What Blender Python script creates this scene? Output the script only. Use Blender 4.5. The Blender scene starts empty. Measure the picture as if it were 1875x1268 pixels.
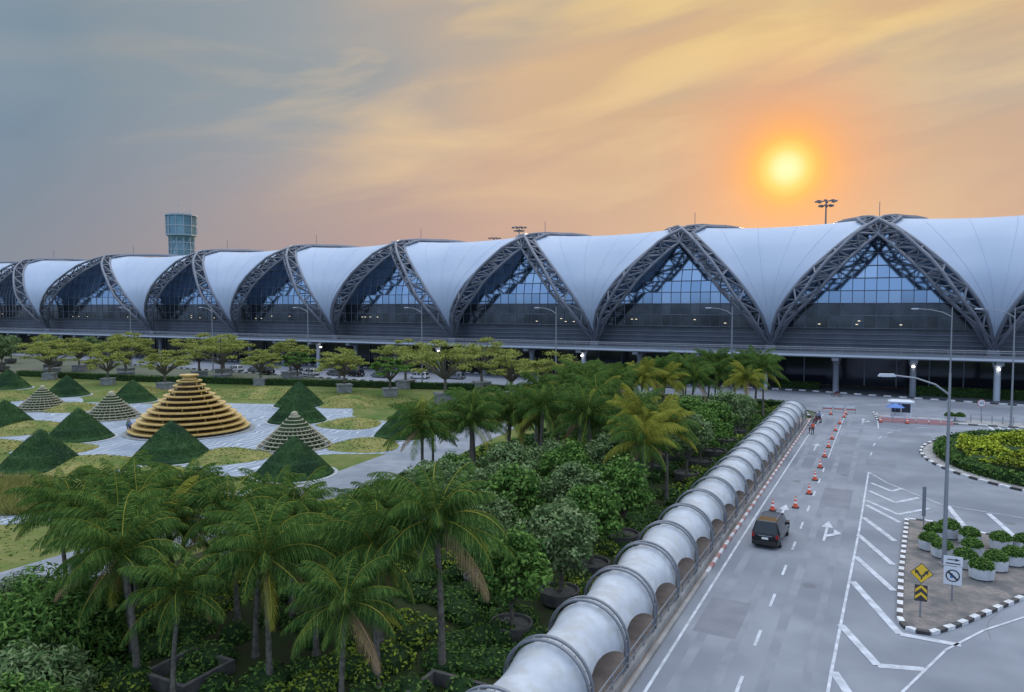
import bpy, math, random
import numpy as np
from mathutils import Vector, Matrix
random.seed(7); rng=np.random.default_rng(7)
scn=bpy.context.scene
COL=scn.collection
R=math.radians
# ------------------------------------------------------------------ materials
def _mix(nt,a,b,fac):
    n=nt.nodes.new('ShaderNodeMix'); n.data_type='RGBA'
    for s,v in ((6,a),(7,b)):
        if isinstance(v,(tuple,list)): n.inputs[s].default_value=(*v[:3],1)
        else: nt.links.new(v,n.inputs[s])
    if isinstance(fac,(int,float)): n.inputs[0].default_value=fac
    else: nt.links.new(fac,n.inputs[0])
    return n.outputs[2]
def _noise(nt,scale,detail=5,vec=None,dist=0):
    n=nt.nodes.new('ShaderNodeTexNoise'); n.inputs['Scale'].default_value=scale
    n.inputs['Detail'].default_value=detail; n.inputs['Distortion'].default_value=dist
    if vec is not None: nt.links.new(vec,n.inputs['Vector'])
    return n.outputs[0]
def _map(nt,v,a,b,c=0,d=1):
    n=nt.nodes.new('ShaderNodeMapRange'); nt.links.new(v,n.inputs[0])
    for i,x in enumerate((a,b,c,d)): n.inputs[i+1].default_value=x
    n.clamp=True
    return n.outputs[0]
def M(name,col,rough=.7,metal=0,col2=None,scale=3,col3=None,scale3=.1,bump=0,bscale=20,island=None,trans=0,emit=None,spec=.5,lo=.35,hi=.65):
    m=bpy.data.materials.new(name); m.use_nodes=True; nt=m.node_tree
    b=nt.nodes['Principled BSDF']; out=nt.nodes['Material Output']
    geo=nt.nodes.new('ShaderNodeNewGeometry')
    vec=geo.outputs['Position']
    c=col; dtl=0 if island is not None else 3
    if col2 is not None: c=_mix(nt,c,col2,_map(nt,_noise(nt,scale,dtl,vec),lo,hi))
    if col3 is not None: c=_mix(nt,c,col3,_map(nt,_noise(nt,scale3,dtl,vec),.45,.65))
    if island is not None: c=_mix(nt,c,island,_map(nt,geo.outputs['Random Per Island'],.3,1.0,0,.9))
    if island is not None: # leaves: plain diffuse
        nt.nodes.remove(b); b=nt.nodes.new('ShaderNodeBsdfDiffuse'); nt.links.new(c,b.inputs[0])
        if not trans: nt.links.new(b.outputs[0],out.inputs[0])
    else:
        if isinstance(c,(tuple,list)): b.inputs['Base Color'].default_value=(*c,1)
        else: nt.links.new(c,b.inputs['Base Color'])
        b.inputs['Roughness'].default_value=rough; b.inputs['Metallic'].default_value=metal
        b.inputs['Specular IOR Level'].default_value=spec
    if bump:
        bn=nt.nodes.new('ShaderNodeBump'); bn.inputs['Strength'].default_value=bump; bn.inputs['Distance'].default_value=.1
        nt.links.new(_noise(nt,bscale,2,vec),bn.inputs['Height']); nt.links.new(bn.outputs[0],b.inputs['Normal'])
    if trans:
        t=nt.nodes.new('ShaderNodeBsdfTranslucent')
        if isinstance(c,(tuple,list)): t.inputs[0].default_value=(*c,1)
        else: nt.links.new(c,t.inputs[0])
        mx=nt.nodes.new('ShaderNodeMixShader'); mx.inputs[0].default_value=trans
        nt.links.new(b.outputs[0],mx.inputs[1]); nt.links.new(t.outputs[0],mx.inputs[2]); nt.links.new(mx.outputs[0],out.inputs[0])
    if emit:
        b.inputs['Emission Color'].default_value=(*emit[:3],1); b.inputs['Emission Strength'].default_value=emit[3]
    return m
asphalt=M('asphalt',(.19,.205,.235),.85,col2=(.245,.26,.29),scale=.30,col3=(.15,.165,.195),scale3=.08,bump=.2,bscale=25,spec=.3)
asphalt2=M('asphalt_dark',(.09,.10,.12),.85,col2=(.13,.14,.155),scale=.25,spec=.3)
pathm=M('path_surface',(.19,.21,.24),.85,col2=(.25,.27,.30),scale=.6,col3=(.15,.17,.20),scale3=.2)
concrete=M('concrete',(.26,.26,.26),.85,col2=(.34,.33,.32),scale=.9,col3=(.2,.19,.18),scale3=.4)
walkfloor=M('walk_floor',(.24,.19,.16),.85,col2=(.3,.25,.22),scale=1.5)
white=M('white_paint',(.66,.67,.69),.6,col2=(.45,.46,.47),scale=2.5)
roadwhite=M('road_paint',(.52,.55,.6),.7,col2=(.34,.365,.40),scale=1.6)
black=M('black_paint',(.025,.025,.03),.5,col2=(.05,.05,.055),scale=3)
red=M('red_paint',(.42,.08,.07),.6,col2=(.33,.14,.13),scale=3)
redworn=M('red_kerb_paint',(.36,.12,.11),.7,col2=(.33,.24,.23),scale=2)
soil=M('soil',(.035,.037,.02),.95,col2=(.03,.05,.018),scale=1.2,spec=.1)
lawn=M('lawn',(.105,.145,.035),.95,col2=(.18,.175,.065),scale=.5,col3=(.07,.12,.03),scale3=.09,bump=.8,bscale=5,spec=.1)
lawn_y=M('mound_grass',(.18,.19,.055),.95,col2=(.25,.22,.085),scale=.9,col3=(.10,.15,.04),scale3=.25,bump=.8,bscale=5,spec=.1)
mtuft=M('mound_tuft',(.15,.18,.045),.9,island=(.25,.235,.08))
gravel=M('gravel',(.40,.42,.43),.9,col2=(.25,.27,.28),scale=4)
farground=M('far_ground',(.07,.09,.05),.95,col2=(.12,.12,.08),scale=.02)
membrane=M('membrane',(.435,.51,.62),.5,col2=(.385,.465,.585),scale=.1,trans=.12)
seamm=M('membrane_seam',(.36,.43,.54),.6)
canopymem=M('canopy_membrane',(.57,.61,.66),.5,col2=(.45,.49,.55),scale=.7,col3=(.46,.48,.495),scale3=1.5,trans=.15)
steel=M('truss_steel',(.125,.14,.175),.45,.2,col2=(.155,.17,.205),scale=.3)
galv=M('galvanised',(.26,.28,.31),.4,.5)
hoopm=M('hoop_steel',(.21,.225,.25),.4,.4)
glassA=M('facade_glass',(.21,.31,.44),.1,.95)
glassB=M('facade_glass_b',(.24,.34,.47),.1,.95)
glassC=M('facade_glass_c',(.18,.275,.40),.1,.95)
glassD=M('facade_glass_painted_reflection',(.045,.055,.07),.12,.7,col2=(.08,.095,.115),scale=.25)  # dark reflection of trees in the lower rows, put into the glass colour
mull=M('mullion',(.15,.18,.23),.4,.3)
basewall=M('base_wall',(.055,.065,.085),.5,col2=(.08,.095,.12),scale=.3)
slabm=M('slab',(.19,.21,.24),.7,col2=(.145,.16,.19),scale=.3)
slabwhite=M('slab_edge',(.42,.46,.52),.5)
dark=M('dark_interior',(.03,.04,.055),.5)
darkglass=M('dark_glass',(.05,.06,.08),.1,.6)
lampglow=M('lamp_glow',(1,1,1),emit=(1,.95,.85,9))
warmglow=M('interior_light',(1,.9,.7),emit=(1,.78,.5,1.2))
gold=M('gold_tier',(.56,.40,.15),.55,.1,col2=(.45,.30,.09),scale=1.5)
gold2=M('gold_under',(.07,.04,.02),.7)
lattice=M('lattice_frame',(.38,.35,.25),.7,col2=(.26,.24,.17),scale=2)
topiary=M('topiary',(.03,.072,.026),.95,col2=(.05,.10,.036),scale=1.2,col3=(.025,.055,.028),scale3=.3,spec=.1)
conem=M('cone_orange',(.70,.10,.04),.5)
conew=M('cone_white',(.75,.75,.75),.5)
rubber=M('rubber',(.02,.02,.02),.8)
carblack=M('car_black',(.012,.013,.016),.12,.3)
carwhite=M('car_white',(.6,.6,.6),.2)
cargrey=M('car_grey',(.22,.23,.25),.2,.5)
carglass=M('car_glass',(.02,.025,.03),.05,.2)
tail=M('tail_light',(.3,.01,.01),.2)
plate=M('plate',(.7,.7,.68),.4)
bark=M('bark',(.15,.13,.10),.9,col2=(.08,.07,.055),scale=6)
palmbark=M('palm_bark',(.16,.145,.12),.9,col2=(.075,.068,.055),scale=5)
leafG=M('leaf_green',(.065,.14,.03),.6,island=(.19,.31,.075),col2=(.03,.08,.02),scale=.9,trans=.2)
leafL=M('leaf_grey_green',(.10,.165,.065),.6,island=(.27,.34,.16),col2=(.05,.10,.035),scale=.9,trans=.2)
leafY=M('leaf_yellow',(.25,.29,.07),.6,island=(.42,.40,.12),col2=(.15,.20,.05),scale=.3,trans=.3)
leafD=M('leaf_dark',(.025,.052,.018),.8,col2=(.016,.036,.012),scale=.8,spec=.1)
leafDq=M('leaf_distant_hazed',(.05,.07,.045),.8,island=(.08,.10,.06))  # distance haze put into the leaf colour as a paler tone
leafC=M('leaf_cover',(.045,.10,.024),.6,island=(.14,.23,.055),col2=(.022,.055,.014),scale=.4)
hedgeY=M('hedge_yellow',(.12,.185,.028),.6,island=(.30,.35,.055),col2=(.055,.10,.018),scale=.5)
bedY=M('bed_yellow',(.26,.33,.03),.6,island=(.46,.48,.06),col2=(.07,.12,.02),scale=.35)
palmleaf=M('palm_leaf',(.048,.105,.025),.5,island=(.13,.205,.05),col2=(.026,.068,.018),scale=.5,trans=.3)
palmyel=M('palm_leaf_yellow',(.19,.215,.035),.5,island=(.36,.32,.06),trans=.3)
palmdead=M('palm_dead',(.2,.13,.06),.8)
grassblade=M('tall_grass',(.20,.22,.06),.8,island=(.34,.30,.11))
potm=M('pot_black',(.05,.05,.05),.7,col2=(.10,.095,.085),scale=2)
potc=M('pot_concrete',(.25,.26,.26),.85,col2=(.16,.165,.16),scale=1.5)
potw=M('pot_white',(.55,.57,.6),.6,col2=(.42,.44,.46),scale=2)
yellow=M('sign_yellow',(.72,.46,.03),.4)
signw=M('sign_white',(.6,.62,.66),.4)
signb=M('sign_back',(.2,.23,.27),.4,.4)
blue=M('blue',(.05,.15,.42),.5)
pink=M('barrier_pink',(.50,.26,.25),.5)
skin=M('skin',(.4,.22,.14),.6)
hairm=M('hair',(.015,.012,.01),.6)
shirt=M('shirt',(.12,.16,.3),.8)
trous=M('trousers',(.03,.035,.05),.8)
towerglass=M('tower_glass',(.10,.21,.26),.25,.3,col2=(.17,.30,.35),scale=.1)
towerlat=M('tower_frame',(.28,.36,.43),.6)
def paving_mat():
    m=M('plaza_paving',(.3,.35,.4),.8); nt=m.node_tree; b=nt.nodes['Principled BSDF']
    geo=nt.nodes.new('ShaderNodeNewGeometry'); v=geo.outputs['Position']
    w=nt.nodes.new('ShaderNodeTexWave'); w.inputs['Scale'].default_value=.30; w.inputs['Distortion'].default_value=11; w.inputs['Detail'].default_value=1; w.inputs['Detail Scale'].default_value=.9
    nt.links.new(v,w.inputs['Vector'])
    br=nt.nodes.new('ShaderNodeTexBrick'); br.inputs['Scale'].default_value=.8; nt.links.new(v,br.inputs['Vector'])
    br.inputs['Color1'].default_value=(.19,.235,.29,1); br.inputs['Color2'].default_value=(.25,.295,.345,1); br.inputs['Mortar'].default_value=(.15,.18,.22,1)
    c=_mix(nt,br.outputs[0],(.46,.50,.54),_map(nt,w.outputs[1],.84,.94))
    c=_mix(nt,c,(.17,.21,.265),_map(nt,_noise(nt,.15,3,v),.48,.68))
    nt.links.new(c,b.inputs['Base Color']); return m
paving=paving_mat()
def brick_mat():
    m=M('island_brick',(.2,.15,.12),.9); nt=m.node_tree; b=nt.nodes['Principled BSDF']
    geo=nt.nodes.new('ShaderNodeNewGeometry'); v=geo.outputs['Position']
    br=nt.nodes.new('ShaderNodeTexBrick'); br.inputs['Scale'].default_value=2.2; nt.links.new(v,br.inputs['Vector'])
    br.inputs['Color1'].default_value=(.17,.145,.135,1); br.inputs['Color2'].default_value=(.25,.22,.2,1); br.inputs['Mortar'].default_value=(.1,.095,.09,1)
    c=_mix(nt,br.outputs[0],(.10,.10,.10),_map(nt,_noise(nt,.8,4,v),.42,.6))
    nt.links.new(c,b.inputs['Base Color']); return m
brickm=brick_mat()
# ------------------------------------------------------------------ mesh builder
class MB:
    def __init__(s): s.v=[];s.f=[];s.m=[];s.mats=[]
    def mi(s,mat):
        if mat not in s.mats: s.mats.append(mat)
        return s.mats.index(mat)
    def add(s,V,F,mat):
        o=len(s.v); s.v.extend([tuple(map(float,p)) for p in V]); k=s.mi(mat)
        s.f.extend([tuple(i+o for i in f) for f in F]); s.m.extend([k]*len(F))
    def addnp(s,V,mat):
        o=len(s.v); n=len(V); s.v.extend(V.reshape(-1,3).tolist()); k=s.mi(mat)
        s.f.extend((np.arange(n*4).reshape(-1,4)+o).tolist()); s.m.extend([k]*n)
    def box(s,c,d,mat,rz=0,taper=1):
        x,y,z=[a/2 for a in d]; V=[]
        for zz,t in ((-z,1),(z,taper)):
            for a,b in ((-x,-y),(x,-y),(x,y),(-x,y)):
                a*=t;b*=t
                V.append((c[0]+a*math.cos(rz)-b*math.sin(rz),c[1]+a*math.sin(rz)+b*math.cos(rz),c[2]+zz))
        s.add(V,[(3,2,1,0),(4,5,6,7),(0,1,5,4),(1,2,6,5),(2,3,7,6),(3,0,4,7)],mat)
    def path(s,P,r,mat,n=6,cap=True):
        P=[Vector(p) for p in P]; V=[];F=[]
        if not isinstance(r,(list,tuple)): r=[r]*len(P)
        for i,p in enumerate(P):
            t=(P[min(i+1,len(P)-1)]-P[max(i-1,0)]); t.normalize()
            up=Vector((0,0,1)) if abs(t.z)<.95 else Vector((0,1,0))
            a=t.cross(up).normalized(); b=a.cross(t)
            for j in range(n):
                q=2*math.pi*j/n; V.append(p+a*(math.cos(q)*r[i])+b*(math.sin(q)*r[i]))
        for i in range(len(P)-1):
            for j in range(n):
                j2=(j+1)%n; F.append((i*n+j,i*n+j2,(i+1)*n+j2,(i+1)*n+j))
        if cap: F.append(tuple(range(n))[::-1]); F.append(tuple(range((len(P)-1)*n,len(P)*n)))
        s.add(V,F,mat)
    def tube(s,p,q,r,mat,n=6,r2=None): s.path([p,q],[r,r if r2 is None else r2],mat,n)
    def lathe(s,prof,c,mat,n=16,cap=True):
        V=[];F=[]
        for r,z in prof:
            for j in range(n):
                q=2*math.pi*j/n; V.append((c[0]+r*math.cos(q),c[1]+r*math.sin(q),c[2]+z))
        for i in range(len(prof)-1):
            for j in range(n):
                j2=(j+1)%n; F.append((i*n+j,i*n+j2,(i+1)*n+j2,(i+1)*n+j))
        if cap: F.append(tuple(range(n))[::-1]); F.append(tuple(range((len(prof)-1)*n,len(prof)*n)))
        s.add(V,F,mat)
    def strip(s,p,q,w,z,mat):
        p=Vector(p[:2]);q=Vector(q[:2]);d=(q-p).normalized();n=Vector((-d.y,d.x))*w/2
        s.add([(*(p-n),z),(*(q-n),z),(*(q+n),z),(*(p+n),z)],[(0,1,2,3)],mat)
    def mesh(s,name,smooth=False):
        me=bpy.data.meshes.new(name); me.from_pydata(s.v,[],s.f)
        for m in s.mats: me.materials.append(m)
        me.polygons.foreach_set('material_index',s.m)
        if smooth: me.polygons.foreach_set('use_smooth',[True]*len(s.f))
        me.update(); return me
    def obj(s,name,parent=None,smooth=False,loc=(0,0,0),rz=0):
        return inst(s.mesh(name,smooth),name,loc,rz,1,parent)
def inst(me,name,loc=(0,0,0),rz=0,sc=1,parent=None):
    o=bpy.data.objects.new(name,me); COL.objects.link(o); o.location=loc; o.rotation_euler=(0,0,rz)
    o.scale=(sc,sc,sc) if not isinstance(sc,tuple) else sc
    if parent: o.parent=parent
    return o
def empty(name,loc=(0,0,0)):
    o=bpy.data.objects.new(name,None); COL.objects.link(o); o.location=loc; return o
def leafquads(P,size,aspect=.5,up=.3,out=None):
    n=len(P); N=rng.normal(size=(n,3)); N[:,2]=np.abs(N[:,2])+up
    if out is not None: N+=out*1.2
    N/=np.linalg.norm(N,axis=1)[:,None]
    A=np.cross(N,rng.normal(size=(n,3))); A/=np.linalg.norm(A,axis=1)[:,None]+1e-9; B=np.cross(N,A)
    s=(size*rng.uniform(.6,1.3,n))[:,None]
    return np.stack([P+A*s,P+B*s*aspect,P-A*s,P-B*s*aspect],axis=1)
def blob(c,r,n,size,shell=.55,hemi=False,aspect=.5):
    D=rng.normal(size=(n,3)); D/=np.linalg.norm(D,axis=1)[:,None]
    if hemi: D[:,2]=np.abs(D[:,2])
    rad=rng.uniform(shell,1.05,n)[:,None]
    r=np.array(r if isinstance(r,(tuple,list)) else (r,r,r))
    return leafquads(np.array(c)+D*rad*r,size,aspect,out=D)
def sheet(name,pts,z,mat):
    b=MB(); b.add([(x,y,z) for x,y in pts],[tuple(range(len(pts)))],mat); return b.obj(name)
def resample(P,seg,closed=False):
    P=[Vector(p[:2]) for p in P]
    if closed: P.append(P[0])
    out=[P[0]]; acc=0
    for a,b in zip(P,P[1:]):
        L=(b-a).length; d=seg-acc
        while d<=L: out.append(a+(b-a)*(d/L)); d+=seg
        acc=(acc+L)%seg
    return out
def kerb(name,P,ma,mb,seg=1.0,w=.25,h=.16,closed=False,z=0):
    b=MB(); Q=resample(P,seg,closed)
    if closed: Q.append(Q[0])
    for i in range(len(Q)-1):
        p,q=Q[i],Q[i+1]; d=q-p
        if d.length<.05: continue
        b.box(((p.x+q.x)/2,(p.y+q.y)/2,z+h/2),(d.length,w,h),ma if i%2 else mb,math.atan2(d.y,d.x))
    return b.obj(name)
# ------------------------------------------------------------------ ground and roads
sheet('ground',[(-2500,-1500),(2500,-1500),(2500,3000),(-2500,3000)],-.12,farground)
sheet('lawn',[(-260,10),(-14.6,10),(-14.6,131),(-75,128),(-190,104),(-260,95)],-.05,lawn)
sheet('planting_bed',[(-43,8),(-14.4,8),(-14.4,128),(-40,126),(-41,60)],-.03,soil)
sheet('road',[(-9.7,-20),(120,-20),(120,152),(60,150),(-200,170),(-330,170),(-330,150),(-200,140),(-75,131),(-14,131),(-9.7,126)],.0,asphalt)
sheet('forecourt_road',[(-330,158),(200,140),(200,200),(-330,200)],-.035,asphalt2)
sheet('walkway_pavement',[(-14.4,8),(-9.95,8),(-9.95,118),(-14.4,118)],.05,walkfloor)
sheet('garden_path',[(-50.5,10),(-44,10),(-43.5,51),(-42.5,64),(-46,90),(-60,104),(-66,104),(-54,90),(-51,66),(-49.5,52)],-.02,pathm)
P=[]
for i in range(60):
    q=2*math.pi*i/60; rr=1+.10*math.sin(5*q)+.06*math.sin(9*q+1)
    P.append((-88+37*math.cos(q)*rr,69+25*math.sin(q)*rr))
sheet('plaza_pavement',P,-.035,paving)
sheet('garden_pavement',[(-75,29),(-61,31.5),(-57,36),(-50.6,46),(-50.6,50),(-58,42),(-64,38.5),(-75,40)],-.03,paving)
sheet('garden_gravel',[(-56,20),(-46,19.5),(-44.2,23),(-44.5,27),(-47,25.5),(-50,24.2),(-56,24)],-.028,gravel)
P2=[(-140+22*math.cos(a*.21)*(1+.15*math.sin(a)),66+18*math.sin(a*.21)) for a in range(30)]
sheet('side_plaza_pavement',P2,-.038,paving)
mk=MB(); zc=[0]
def ln(p,q,w=.15):
    zc[0]=(zc[0]+1)%5; mk.strip(p,q,w,.012+.003*zc[0],roadwhite)
def pl(P,w=.15):
    for a,b in zip(P,P[1:]): ln(a,b,w)
pl([(-9.1,10),(-9.1,60),(-8.9,100),(-8.6,124)])
pl([(-2.1,10),(-1.9,36),(-1.5,60),(-1.3,82.5)])
y=21
while y<82: ln((-5.5,y),(-5.5,y+2.0),.16); y+=5.4
pl([(-5.5,88),(-5.5,128)],.12)
for x,y,dx,dy in ((-1.3,92,.1,2),(-1.1,98.5,.15,2),(-.6,104,.3,2),(.4,109,.6,1.8),(1.8,113,1.2,1.5),(4,116,1.6,1.2),(7,118.5,1.8,.8)):
    ln((x,y),(x+dx,y+dy),.15)
pl([(-1.3,82.5),(.4,78.2),(4.6,71.6),(10.2,70),(20,72)],.13)
pl([(1,30),(1,35.6),(3,41.1),(4.9,44.5),(7.1,47.5),(14,53),(30,58)],.13)
for tri in (((-1.5,48.9),(1.0,42.0),(3.7,42.0)),((-1.8,41.8),(0,37.8),(2.0,38.4)),((-1.8,36.2),(-.4,32.6),(.9,33.4))):
    ln(tri[0],tri[1],.42); ln(tri[1],tri[2],.42)
for a,b in (((-1.5,53.9),(.75,48.4)),((-1.5,59.2),(.75,53.3)),((-1.3,64.4),(.9,58.9)),((-1.2,68.6),(1.3,64.2))): ln(a,b,.38)
for tri in (((-1.2,70.2),(1.2,66.6),(3.6,69.9)),((-1.1,74),(1,70.6),(2.9,73.4)),((-1.0,77.5),(.8,74.8),(1.6,76.5))):
    ln(tri[0],tri[1],.34); ln(tri[1],tri[2],.34)
for a,b in (((5.0,71.4),(5.7,65.4)),((7.8,70.3),(9.0,62.6)),((11,69.6),(13,62))): ln(a,b,.4)
for i in range(9): ln((13.6+i*1.1,117),(13.2+i*1.1,122),.5)
pl([(-1.1,130.6),(-.7,113)],.15)
ln((-1.3,113),(2,112),.2)
def arrow(x,y,s=1,side=0):
    mk.add([(x-.09,y,.02),(x+.09,y,.02),(x+.09,y+3*s,.02),(x-.09,y+3*s,.02)],[(0,1,2,3)],roadwhite)
    mk.add([(x-.42,y+3*s,.024),(x+.42,y+3*s,.024),(x,y+4.6*s,.024)],[(0,1,2)],roadwhite)
    if side:
        mk.add([(x+.09,y+.9*s,.026),(x+.7,y+1.5*s,.026),(x+.7,y+2.0*s,.026),(x+.09,y+1.4*s,.026)],[(0,1,2,3)],roadwhite)
        mk.add([(x+.55,y+1.3*s,.028),(x+1.05,y+2.0*s,.028),(x+.5,y+2.8*s,.028)],[(0,1,2)],roadwhite)
arrow(-3.7,56.5,1.2,1); arrow(-7.3,60.5,1.1,0); arrow(-2.8,117,1.1,1); arrow(-7.3,92,1.1)
mk.obj('road_marking')
trk=M('asphalt_track',(.17,.185,.215),.8,col2=(.22,.235,.265),scale=.5,spec=.35)
b=MB()
for x,w_ in ((-8.15,.5),(-6.5,.5),(-4.6,.5),(-2.9,.45)): b.strip((x,-10),(x+.1,120),w_,.004,trk)
b.obj('wheel_track_wear')
b=MB(); seal=M('crack_seal',(.12,.13,.145),.7); rq=random.Random(3)
for _ in range(16):
    x=rq.uniform(-9,14); y=rq.uniform(40,118); a=rq.choice((0,1.57,1.5,.1))+rq.uniform(-.1,.1); P=[(x,y)]
    for k in range(7):
        a+=rq.uniform(-.12,.12); P.append((P[-1][0]+math.cos(a)*.6,P[-1][1]+math.sin(a)*.6))
    for p,q in zip(P,P[1:]): b.strip(p,q,.03,.008,seal)
for x,y in ((-3.8,47),(-7.4,75),(4,35),(-3.4,80),(9,68)):
    b.add([(x+.38*math.cos(i*.3927),y+.38*math.sin(i*.3927),.0095) for i in range(16)],[tuple(range(16))],seal)
b.obj('asphalt_crack_sealing')
patchm=M('asphalt_patch',(.15,.16,.185),.85,col2=(.18,.19,.215),scale=.8)
b=MB()
for x,y,w_,l_ in ((-7.6,40,2.2,5),(-3.6,70,2.4,7),(-.2,88,3,4),(3,108,5,3),(10,45,4,6),(-4,101,2,6)): b.add([(x-w_/2,y-l_/2,.006),(x+w_/2,y-l_/2,.006),(x+w_/2,y+l_/2,.006),(x-w_/2,y+l_/2,.006)],[(0,1,2,3)],patchm)
b.obj('asphalt_repair_patches')
kerb('painted_kerb',[(-9.80,46),(-9.80,104),(-9.9,118)],redworn,white,1.0,.2,.17)
b=MB(); b.box((-10.15,61,.26),(.22,106,.42),concrete); b.box((-9.8,28,.08),(.2,35.8,.16),concrete); b.obj('low_wall')
kerb('striped_kerb',[(-330,165),(-101,160.5),(-73,159),(-14,157),(21,150),(60,146),(120,144)],black,white,1.3,.4,.22)
kerb('striped_kerb',[(-200,136.5),(-75,131.2),(-18,131.2),(-12,128),(-10,119)],black,white,1.3,.3,.2)
kerb('striped_kerb',[(-1.6,129.5),(-.9,121),(1,120.6),(4.3,121.8),(18,122.5),(60,124)],black,white,1.2,.3,.18)
sheet('median_pavement',[(-.6,121.2),(60,124.3),(60,127),(-1.2,127)],.1,concrete)
# ------------------------------------------------------------------ roundabout
cx,cy=20.5,96.5
E=lambda a,b,n=90:[(cx+a*math.cos(2*math.pi*i/n),cy+b*math.sin(2*math.pi*i/n)) for i in range(n)]
kerb('roundabout_kerb',E(16.6,19.2),black,white,1.1,.3,.2,True)
sheet('roundabout_pavement',E(16.4,19.0),.1,concrete)
b=MB(); n=22000; q=rng.uniform(0,2*np.pi,n); rr=rng.uniform(-1,1,n); zz=rng.uniform(.1,1.15,n)
P=np.stack([cx+(14.4+rr*.95)*np.cos(q),cy+(17.0+rr*.95)*np.sin(q),zz],1)
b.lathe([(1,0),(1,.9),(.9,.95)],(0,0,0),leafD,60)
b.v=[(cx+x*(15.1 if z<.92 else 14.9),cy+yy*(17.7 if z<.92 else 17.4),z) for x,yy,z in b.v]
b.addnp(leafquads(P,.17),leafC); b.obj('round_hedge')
b=MB(); n=44000; q=rng.uniform(0,2*np.pi,n); rr=np.sqrt(rng.uniform(0,1,n))
X=cx+13.2*rr*np.cos(q);Y=cy+15.6*rr*np.sin(q)
hgt=1.2+.45*np.sin(X*.9+np.sin(Y*.5)*2)+.4*np.cos(Y*.7+X*.3)
b.addnp(leafquads(np.stack([X,Y,hgt+rng.uniform(-.3,.15,n)],1),.2,up=.8),bedY); b.obj('yellow_shrub_bed')
# ------------------------------------------------------------------ traffic island
ISL=[(1.8,65.1),(1.2,51.9),(1.0,43.8),(1.4,42.6),(2.4,42.7),(3.6,44.3),(7.5,50.7),(14,58),(13.8,61.2),(9.1,62.4),(3.2,65.3)]
kerb('island_kerb',ISL,black,white,.62,.3,.18,True)
sheet('island_pavement',ISL,.12,brickm)
def shrubmesh(r,n,size,mat):
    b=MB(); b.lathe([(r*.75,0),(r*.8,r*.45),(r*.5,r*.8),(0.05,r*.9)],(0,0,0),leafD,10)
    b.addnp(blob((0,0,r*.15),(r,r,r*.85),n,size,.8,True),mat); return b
pl_=MB(); pl_.lathe([(.55,0),(.72,.1),(.78,.75),(.70,.75),(.68,.6)],(0,0,0),potw,8)
tmp=shrubmesh(.72,1100,.09,leafC); 
o=len(pl_.v); kd=pl_.mi(leafD); kc=pl_.mi(leafC)
pl_.v+=[(x,y,z+.62) for x,y,z in tmp.v]; pl_.f+=[tuple(i+o for i in f) for f in tmp.f]; pl_.m+=[kd if m==0 else kc for m in tmp.m]
plm=pl_.mesh('planter')
for x,y in ((3.0,57.5),(3.7,56.2),(4.9,54.6),(5.6,52.8),(6.6,55.0),(7.7,56.6),(9.0,57.3),(5.6,60.1),(4.4,61.2),(7.4,59.8),(8.8,60.2),(3.4,60.0),(5.5,57.4),(10.6,59.3)):
    inst(plm,'octagonal_planter',(x,y,.12),random.random()*6,random.uniform(.92,1.05))
for x in (8.6,9.9): inst(plm,'octagonal_planter',(x,124.8,.1),0,1)
def disc(b,c,r,y,mat,n=24,r0=0):
    V=[];F=[]
    for i in range(n):
        a=2*math.pi*i/n; V.append((c[0]+r*math.cos(a),y,c[1]+r*math.sin(a)))
    if r0:
        for i in range(n):
            a=2*math.pi*i/n; V.append((c[0]+r0*math.cos(a),y,c[1]+r0*math.sin(a)))
        F=[(i,(i+1)%n,n+(i+1)%n,n+i) for i in range(n)]
    else: F=[tuple(range(n))]
    b.add(V,F,mat)
def qd(b,P,y,mat): b.add([(x,y,z) for x,z in P],[tuple(range(len(P)))],mat)
b=MB(); b.tube((0,0,0),(0,0,2.9),.05,galv,8)
def dia(s): return [(0,2.45-s),(s,2.45),(0,2.45+s),(-s,2.45)]
qd(b,dia(.56),-.07,black); qd(b,dia(.52),-.08,yellow)
for sg in (-1,1):
    qd(b,[(sg*.0,2.32),(sg*.08,2.25),(sg*.26,2.5),(sg*.19,2.56)],-.09,black)
    qd(b,[(sg*.12,2.55),(sg*.3,2.4),(sg*.33,2.66)],-.095,black)
qd(b,[(-.04,2.12),(.04,2.12),(.04,2.32),(-.04,2.32)],-.092,black)
b.box((0,-.05,1.35),(.62,.03,.9),black)
for k in range(2):
    z=1.1+k*.38
    qd(b,[(-.28,z-.1),(0,z+.16),(0,z+.32),(-.28,z+.08)],-.08,yellow); qd(b,[(.28,z-.1),(.28,z+.08),(0,z+.32),(0,z+.16)],-.08,yellow)
b.obj('diamond_warning_sign',loc=(2.0,44.6,.12),rz=R(3))
b=MB(); b.tube((-.0,0,0),(0,0,2.7),.05,galv,8)
b.box((0,-.06,2.35),(.95,.03,.55),signw); b.box((0,-.06,1.5),(.9,.03,1.05),signw)
qd(b,[(-.3,2.4),(.12,2.4),(.12,2.46),(-.3,2.46)],-.08,black); qd(b,[(.1,2.34),(.34,2.43),(.1,2.52)],-.082,black)
qd(b,[(-.36,2.17),(.36,2.17),(.36,2.24),(-.36,2.24)],-.08,black)
disc(b,(0,1.5),.36,-.08,black,28,.29); qd(b,[(-.26,1.66),(-.18,1.74),(.26,1.34),(.18,1.26)],-.084,black)
qd(b,[(-.13,1.36),(.0,1.36),(.0,1.64),(-.13,1.64)],-.082,blue)
b.obj('no_parking_sign',loc=(3.7,47.9,.12),rz=R(2))
b=MB(); b.tube((0,0,0),(0,0,3.0),.05,galv,8); b.box((0,.08,1.8),(.25,.06,2.3),signb); b.obj('sign_panel',loc=(2.9,63.9,.12))
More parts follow.
